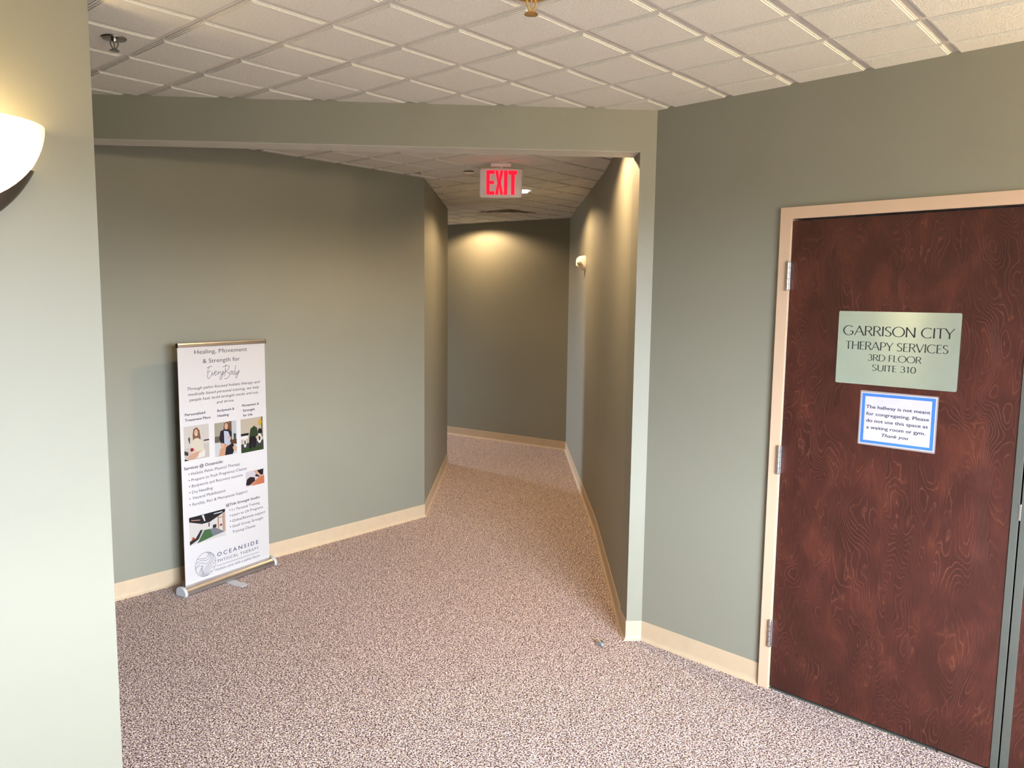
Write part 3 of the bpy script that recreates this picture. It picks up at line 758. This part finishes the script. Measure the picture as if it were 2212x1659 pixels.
photo(.0527, .2212, .798, 1.0, [((218, 208, 198), q4(0, 0, 1, 1)), ((206, 196, 186), [(0, 0), (1, 0), (1, .42), (0, .36)]), ((50, 44, 42), q4(.78, .50, 1, .54)), ((70, 56, 48), [(0, .30), (.16, .24), (.14, .14), (0, .18)]),
    ((80, 78, 72), el(.20, .62, .04, .06)), ((60, 60, 56), q4(.19, .50, .23, .60)),
    ((130, 92, 66), [(.38, .90), (.52, .94), (.62, .84), (.66, .60), (.60, .50), (.36, .52), (.34, .72)]), ((224, 178, 152), el(.48, .78, .075, .105)), ((252, 240, 236), el(.485, .735, .03, .012)),
    ((226, 214, 192), [(.30, .52), (.42, .62), (.56, .62), (.72, .50), (.80, .26), (.70, .16), (.34, .18), (.26, .34)]), ((214, 166, 140), [(.10, .04), (.20, .16), (.44, .22), (.60, .22), (.86, .20), (.74, .02), (.52, .10), (.34, .0)]),
    ((238, 228, 218), [(.50, .02), (.58, .18), (.84, .24), (.80, .04)]), ((150, 34, 52), el(.30, .30, .07, .055)), ((226, 176, 152), el(.40, .27, .05, .035)), ((40, 36, 38), [(.0, .06), (.18, .0), (.0, .0)])])
photo(.2607, .4187, .788, .9945, [((176, 168, 148), q4(0, 0, 1, 1)), ((204, 206, 208), q4(.78, .30, 1, 1)), ((120, 84, 56), q4(.66, .55, .78, 1)), ((70, 78, 76), [(.86, .62), (.98, .60), (.97, .42), (.86, .42)]), ((96, 62, 40), q4(.72, .28, 1, .44)),
    ((214, 214, 212), [(0, 0), (1, 0), (1, .28), (.3, .40), (0, .42)]), ((104, 98, 84), q4(0, .42, .22, .60)),
    ((120, 82, 52), [(.44, .96), (.60, 1), (.72, .88), (.70, .66), (.48, .66), (.40, .80)]), ((222, 174, 148), el(.53, .86, .08, .10)),
    ((30, 30, 38), [(.26, .74), (.42, .78), (.66, .76), (.78, .66), (.76, .40), (.40, .30), (.28, .34), (.20, .52)]), ((196, 202, 216), [(.42, .74), (.62, .70), (.72, .48), (.66, .32), (.42, .34)]), ((226, 180, 150), [(.60, .58), (.74, .52), (.72, .44), (.60, .50)]),
    ((216, 160, 128), [(.16, .0), (.22, .20), (.40, .32), (.70, .30), (.62, .10), (.44, .0)]), ((24, 26, 34), [(.44, .0), (.50, .24), (.80, .34), (.92, .20), (.80, .0)]), ((226, 176, 148), [(.24, .28), (.30, .40), (.44, .34), (.40, .24)]), ((226, 176, 148), [(.80, .20), (.90, .28), (1, .18), (.98, .08), (.86, .08)])])
photo(.4513, .6250, .780, .994, [((204, 190, 168), q4(0, 0, 1, 1)), ((62, 62, 66), [(0, 0), (1, 0), (1, .30), (0, .26)]), ((48, 70, 34), [(0, 0), (1, 0), (1, .12), (0, .14)]), ((26, 26, 28), q4(.0, .50, .34, .57)), ((240, 236, 228), q4(0, .40, .3, .50)),
    ((30, 28, 28), q4(.92, .40, .96, 1)), ((216, 172, 44), el(.86, .84, .08, .10)), ((26, 26, 28), el(.84, .56, .09, .10)), ((238, 232, 222), el(.17, .30, .065, .15)), ((34, 34, 36), el(.17, .30, .030, .07)),
    ((238, 232, 222), el(.82, .36, .10, .15)), ((34, 34, 36), el(.82, .36, .045, .07)), ((222, 178, 150), el(.64, .76, .05, .065)), ((48, 66, 40), [(.42, .68), (.58, .76), (.72, .68), (.76, .46), (.60, .40), (.36, .44)]),
    ((22, 22, 24), [(.36, .44), (.60, .46), (.70, .34), (.62, .10), (.50, .12), (.52, .30), (.44, .08), (.34, .10)]), ((222, 178, 150), q4(.73, .36, .78, .46))])
photo(.4797, .6240, .5583, .6546, [((222, 210, 214), q4(0, 0, 1, 1)), ((208, 124, 84), [(.30, .0), (1, .0), (1, .56), (.66, .46), (.50, .30)]), ((34, 26, 26), [(.0, .14), (.06, .50), (.24, .62), (.48, .52), (.50, .26), (.30, .10), (.10, .06)]),
    ((214, 142, 110), [(.26, .14), (.50, .30), (.58, .12), (.40, .04)]), ((22, 22, 28), [(.50, .60), (.60, .96), (.96, 1), (.94, .62), (.72, .50)]), ((226, 176, 152), [(.42, 1), (.58, 1), (.78, .66), (.90, .56), (.80, .50), (.54, .76)])])
photo(.0676, .3188, .2888, .4563, [((226, 220, 214), q4(0, 0, 1, 1)), ((26, 28, 32), [(0, 1), (1, 1), (1, .90), (.56, .66), (.34, .66), (.0, .84)]), ((230, 230, 232), [(.34, .98), (.40, .98), (.44, .74), (.41, .74)]), ((200, 150, 130), [(.06, .90), (.30, .84), (.30, .81), (.06, .87)]), ((232, 232, 236), [(.68, .93), (.92, .93), (.92, .90), (.68, .90)]),
    ((70, 110, 66), [(.20, .0), (.64, .10), (.56, .40), (.40, .42)]), ((122, 128, 138), [(.64, .10), (.98, .16), (.70, .40), (.56, .40)]), ((40, 40, 44), q4(.52, .50, .55, .64)), ((190, 90, 50), [(.02, .06), (.08, .28), (.14, .24), (.12, .06)]), ((38, 38, 44), [(.0, .0), (.24, .14), (.36, .44), (.30, .46), (.16, .20), (.0, .14)]),
    ((178, 130, 96), q4(.78, .22, .81, .80)), ((178, 130, 96), q4(.92, .22, .94, .84)), ((178, 130, 96), q4(.78, .72, .94, .75)), ((44, 44, 50), q4(.64, .40, .74, .52)), ((150, 40, 40), q4(.84, .40, .90, .48)), ((200, 170, 150), [(.94, .2), (1, .16), (1, .9), (.94, .86)])])

# ------------------------------------------------------------------ exit sign
ex = empty('exit_sign', (-.093, 5.45, H), 'white illuminated exit sign with red letters hanging from the hall ceiling', 'exit sign')
FX = Fr((-.093, 5.45, 0), (1, 0, 0), (0, -1, 0))
bm = bmesh.new()
pts = []                                   # slightly bowed outline
hw_, z0, z1 = .1465, 2.4535, 2.6480
for cx_, cz_, a in ((hw_ - .016, z1 - .016, 0), (-hw_ + .016, z1 - .016, 90), (-hw_ + .016, z0 + .016, 180), (hw_ - .016, z0 + .016, 270)):
    for i in range(6):
        t = math.radians(a + 90 * i / 5); pts.append((cx_ + .016 * math.cos(t), cz_ + .016 * math.sin(t)))
    if a == 0: pts.append((0, z1 + .003))
    if a == 180: pts.append((0, z0 - .004))
rings = []
for sc_, nn in ((.97, -.022), (1, -.018), (1, .010), (.975, .016), (.95, .018)):
    rings.append([bm.verts.new(FX.p(a * sc_, nn, (z0 + z1) / 2 + (b_ - (z0 + z1) / 2) * sc_)) for a, b_ in pts])
for a, b_ in zip(rings, rings[1:]):
    for i in range(len(pts)): bm.faces.new((a[i], a[(i + 1) % len(pts)], b_[(i + 1) % len(pts)], b_[i]))
bm.faces.new(rings[0][::-1]); bm.faces.new(rings[-1])
hs = finish('sign_housing', bm, M_SIGNW, ex, smooth=True)
def poly(bm, F, pts, n0, n1): plate(bm, F, pts, n0, n1)
zb, zt_ = 2.4700, 2.6330; hh = zt_ - zb
def letter(pts):
    bm = bmesh.new(); plate(bm, FX, [(x_, zb + y_ * hh) for x_, y_ in pts], .0175, .0205); return finish('letter', bm, M_RED, ex)
def off(x0, P_): return [(x0 + a, b_) for a, b_ in P_]
letter(off(-.0985, [(0, 0), (.055, 0), (.055, .14), (.022, .14), (.022, .44), (.052, .44), (.052, .57), (.022, .57), (.022, .86), (.055, .86), (.055, 1), (0, 1)]))
letter(off(-.0390, [(0, 0), (.020, 0), (.0275, .34), (.035, 0), (.055, 0), (.039, .5), (.055, 1), (.035, 1), (.0275, .66), (.020, 1), (0, 1), (.016, .5)]))
letter(off(.0215, [(0, 0), (.024, 0), (.024, 1), (0, 1)]))
letter(off(.0515, [(.019, 0), (.043, 0), (.043, .84), (.058, .84), (.058, 1), (0, 1), (0, .84), (.019, .84)]))
bm = bmesh.new(); box(bm, FX, -.07, .07, -.035, .045, 2.6585, H - .001, .004); finish('ceiling_canopy', bm, M_SIGNW, ex, smooth=True)
bm = bmesh.new(); lathe(bm, FX.p(0, 0, 2.645), (0, 0, 1), [(.012, 0), (.012, .016)], 12); finish('stem', bm, M_SIGNW, ex)
for uu in (-.128, .128):  # chrome dots modelled in place of two small reflections under the housing
    bm = bmesh.new(); lathe(bm, FX.p(uu, .0, z0 - .006), (0, 0, 1), [(.002, 0), (.0035, .002), (.0035, .008)], 10); finish('reflection_dot', bm, M_CHROME, ex, smooth=True)

# ------------------------------------------------------------------ ceiling fittings
def downlight(x, y, label, group, power, bulb=True, size=160, z=H, blend=.35):
    o = empty('recessed_downlight', (x, y, z), label, 'downlight', group)
    bm = bmesh.new()
    lathe(bm, (x, y, z), (0, 0, -1), [(.052, -.012), (.052, .0015), (.062, .0045), (.070, .0025), (.072, -.001), (.060, -.012)], 32, cap=False)
    finish('trim_ring', bm, M_WHITEP, o, smooth=True)
    bm = bmesh.new(); lathe(bm, (x, y, z), (0, 0, -1), [(.052, -.010), (.040, -.033)], 24, cap=False); finish('reflector', bm, M_ALU, o, smooth=True)
    bm = bmesh.new(); d_ = .022 if bulb else -.020
    lathe(bm, (x, y, z), (0, 0, -1), [(.030, -.033), (.038, d_ - .022), (.036, d_ - .010), (.024, d_ - .001), (.002, d_)], 24); finish('lamp_bulb', bm, M_BULB, o, smooth=True)
    l = spot('downlight_beam', (x, y, z - (.030 if bulb else .004)), power, size=size, blend=blend)
    return o
downlight(.085, 6.74, 'recessed downlight glowing in the hall ceiling just right of the exit sign', 'hall downlights', 90)
downlight(-.56, 9.33, 'recessed downlight in the farthest stretch of hall ceiling beyond the left corner', 'hall downlights', 75, bulb=False)
downlight(.26, 4.36, 'recessed downlight hidden behind the bulkhead at the hall mouth', 'hall downlights', 100, bulb=False)

def sprinkler(x, y, z, m, label, s=1., drop=0.):
    o = empty('fire_sprinkler', (x, y, z), label, 'sprinkler')
    bm = bmesh.new(); lathe(bm, (x, y, z), (0, 0, -1), [(.020 * s, -.004), (.040 * s, -.001), (.046 * s, .002), (.043 * s, .006), (.030 * s, .004), (.017 * s, .001)], 32); finish('escutcheon', bm, m, o, smooth=True)
    bm = bmesh.new(); lathe(bm, (x, y, z), (0, 0, -1), [(.011 * s, 0), (.012 * s, .010), (.009 * s, .016)], 16); finish('body', bm, m, o, smooth=True)
    bm = bmesh.new()
    for t in (0.5, 0.5 + math.pi):
        c_, s_ = math.cos(t) * s, math.sin(t) * s
        tube(bm, [(x + .012 * c_, y + .012 * s_, z - .012 * s), (x + .014 * c_, y + .014 * s_, z - .026 * s), (x + .004 * c_, y + .004 * s_, z - .046 * s)], .0028 * s, 8)
    tube(bm, [(x, y, z - .014 * s), (x, y, z - .044 * s)], .0022 * s, 8)
    finish('frame_arms', bm, m, o, smooth=True)
    bm = bmesh.new(); lathe(bm, (x, y, z), (0, 0, -1), [(.006 * s, .044 * s), (.017 * s, .048 * s), (.019 * s, .051 * s), (.004 * s, .054 * s)], 20); finish('deflector', bm, m, o, smooth=True)
    return o
sprinkler(-1.446, 2.905, H, M_DARKCH, 'dark chrome pendant sprinkler on the lobby ceiling near the left wall', .92)
sprinkler(.045, 2.462, H, M_BRASS, 'brass pendant sprinkler at the top edge of the lobby ceiling', 1.15)
o = empty('sprinkler_cover', (-.335, 5.777, H), 'round white concealed sprinkler cover left of the exit sign', 'sprinkler')
bm = bmesh.new(); lathe(bm, (-.335, 5.777, H), (0, 0, -1), [(.036, -.001), (.036, .006)], 28); finish('collar', bm, M_BLACK, o, smooth=True)
bm = bmesh.new(); lathe(bm, (-.335, 5.777, H), (0, 0, -1), [(.038, .008), (.042, .0085), (.0425, .011), (.038, .0125)], 28); finish('cap', bm, M_WHITEP, o, smooth=True)

# air diffuser in a two by two opening
vc = g2w(-12, 17, OI, OJ)
FV = Fr(v3(vc, 0), v3(AX), v3(AY))
vent = empty('air_diffuser', v3(vc, H), 'square stepped air diffuser set in the far hall ceiling', 'air vent')
bm = bmesh.new()
def sqring(h0, za, h1, zb_, th=.002):
    rs = [[bm.verts.new(FV.p(a * h_, b_ * h_, z_)) for a, b_ in ((1, 1), (-1, 1), (-1, -1), (1, -1))] for h_, z_ in ((h0, za), (h1, zb_), (h1, zb_ + th), (h0, za + th))]
    for k in range(4):
        a, b_ = rs[k], rs[(k + 1) % 4]
        for i in range(4): bm.faces.new((a[i], a[(i + 1) % 4], b_[(i + 1) % 4], b_[i]))
sqring(.302, H + .006, .262, H + .006); sqring(.262, H + .006, .225, H + .030)
finish('diffuser_frame', bm, M_BAR, vent)
for h_ in (.195, .135):
    bm = bmesh.new(); sqring(h_ + .030, H + .002, h_ - .020, H + .028); finish('louvre_ring', bm, M_BAR, vent)
bm = bmesh.new(); box(bm, FV, -.09, .09, -.09, .09, H + .000, H + .003); finish('centre_plate', bm, M_BAR, vent)
bm = bmesh.new(); box(bm, FV, -.24, .24, -.24, .24, H + .0315, H + .034); finish('duct_throat', bm, M_BLACK, vent)

# ------------------------------------------------------------------ emergency light head on the hall wall
eb = empty('emergency_light_head', (.6455, 7.043, 2.01), 'small white emergency light head high on the right hall wall', 'wall light')
bm = bmesh.new(); seg, rg = 24, 9
C_ = Vector((.6455, 7.043, 2.085)); prev = None
for i in range(rg):
    a = (math.pi / 2) * i / (rg - 1); d_ = .084 * math.sin(a) ** .9; rr = max(math.cos(a), .001) ** .55
    ringv = []
    for k in range(seg):
        t = 2 * math.pi * k / seg; ct, st_ = math.cos(t), math.sin(t)
        yy = .058 * abs(ct) ** .75 * (1 if ct > 0 else -1) * rr; zz = .070 * abs(st_) ** .8 * (1 if st_ > 0 else -1) * rr
        if zz < 0: zz *= (1 - .35 * math.sin(a))
        ringv.append(bm.verts.new(C_ + Vector((-d_, yy, zz))))
    if prev:
        for k in range(seg): bm.faces.new((prev[k], prev[(k + 1) % seg], ringv[(k + 1) % seg], ringv[k]))
    else: bm.faces.new(ringv)
    prev = ringv
bm.faces.new(prev)
finish('housing', bm, M_WHITEP, eb, smooth=True)
bm = bmesh.new(); ax = Vector((-.45, -.85, -.25)).normalized(); K = C_ + Vector((-.055, -.040, .004))
lathe(bm, K, ax, [(.019, -.01), (.020, .012), (.0215, .018), (.018, .022)], 20); kn = finish('lamp_socket', bm, M_WHITEP, eb, smooth=True)
bm = bmesh.new(); lathe(bm, K, ax, [(.016, .0205), (.012, .026), (.003, .029)], 20); finish('lens', bm, M_CHROME, eb, smooth=True)

# ------------------------------------------------------------------ wall sconces
def sconce(Fs, uc, zr, label, power):
    """Fs frame of the wall; uc centre; zr rim height"""
    o = empty('wall_sconce', Fs.p(uc, 0, zr - .25), label, 'wall lamp', 'bowl sconces on the lobby walls')
    def bowl(hw0, dp0, ztop, ht, z_start, thick, n=28, m=16):
        bm = bmesh.new(); outer = []; inner = []
        for side, store in ((0, outer), (thick, inner)):
            for i in range(m + 1):
                s = z_start + (1 - z_start) * i / m; rad = max(1 - s ** 1.8, 0) ** .70
                rad = max(rad, .02)
                store.append([bm.verts.new(Fs.p(uc + (hw0 - side) * rad * math.cos(math.pi * k / n), max((dp0 - side) * rad * math.sin(math.pi * k / n), .001), ztop - (ht - side) * s)) for k in range(n + 1)])
        for st_, fl in ((outer, 0), (inner, 1)):
            for a, b_ in zip(st_, st_[1:]):
                for k in range(n): bm.faces.new((a[k], a[k + 1], b_[k + 1], b_[k]))
        for k in range(n): bm.faces.new((outer[0][k], outer[0][k + 1], inner[0][k + 1], inner[0][k]))
        return bm
    gs = finish('glass_shade', bowl(.200, .215, zr, .246, 0, .006), M_GLASS, o, smooth=True)
    at = gs.data.color_attributes.new('glow', 'FLOAT_COLOR', 'POINT'); bl = Fs.p(uc, .055, zr - .085)
    for i, v in enumerate(gs.data.vertices):
        g_ = min(1.0, (.10 / max((v.co + gs.location + ROOT[o] - bl).length, .05)) ** 3.2); at.data[i].color = (g_, g_, g_, 1)
    finish('metal_cup', bowl(.201, .12, zr, .292, .42, .004), M_BRONZE, o, smooth=True)
    bm = bmesh.new(); box(bm, Fs, uc - .06, uc + .06, 0, .012, zr - .22, zr - .03, .003); finish('back_plate', bm, M_BRONZE, o)
    bm = bmesh.new(); lathe(bm, Fs.p(uc, .065, zr - .14), (0, 0, 1), [(.012, 0), (.024, .02), (.028, .05), (.020, .075), (.004, .085)], 16); finish('bulb', bm, M_BULB, o, smooth=True)
    l = bpy.data.lights.new('sconce_lamp', 'POINT'); l.energy = power; l.color = (1, .74, .42); l.shadow_soft_size = .05
    p = bpy.data.objects.new('sconce_lamp', l); COL.objects.link(p); p.location = Fs.p(uc, .075, zr + .005)
sconce(Fn, .342, 2.250, 'glowing cream glass bowl sconce nearest the camera on the left wall', 2.2)
sconce(Fn, 2.95, 2.243, 'glowing bowl sconce farther along the left wall behind the camera', 40)
sconce(FD, 3.05, 2.243, 'glowing bowl sconce past the double doors on the right wall', 130)
sconce(Fw, .62, 2.243, 'added bowl sconce, unseen beside the lobby window, for extra warm light', 90)  # unseen sconce added to bring more warm light from the right

# ------------------------------------------------------------------ floor door stop
ds = empty('door_stop', (.469, 3.805, 0), 'small chrome dome door stop on the carpet near the post', 'door stop')
bm = bmesh.new(); seg, rg = 20, 8; cs = Vector((.469, 3.805, 0)); fd = Vector((-.80, -.60, 0)).normalized(); sd = Vector((-fd.y, fd.x, 0)); prev = None
lathe(bm, cs, (0, 0, 1), [(.024, 0), (.025, .003)] + [(.024 * math.cos(math.radians(a)), .003 + .024 * math.sin(math.radians(a))) for a in range(8, 89, 16)] + [(.001, .027)], 24)
bmesh.ops.bisect_plane(bm, geom=list(bm.verts) + list(bm.edges) + list(bm.faces), plane_co=cs + fd * .006, plane_no=fd, clear_outer=True)
be = [e for e in bm.edges if e.is_boundary]
if be: bmesh.ops.contextual_create(bm, geom=be)
finish('dome', bm, M_CHROME, ds, smooth=True)
bm = bmesh.new(); pts = [cs + fd * .0055 + sd * (.019 * math.cos(math.radians(a))) + Vector((0, 0, .003 + .019 * math.sin(math.radians(a)))) for a in range(0, 181, 15)]
prism(bm, pts, fd * .004); finish('rubber_bumper', bm, M_RUBBER, ds)
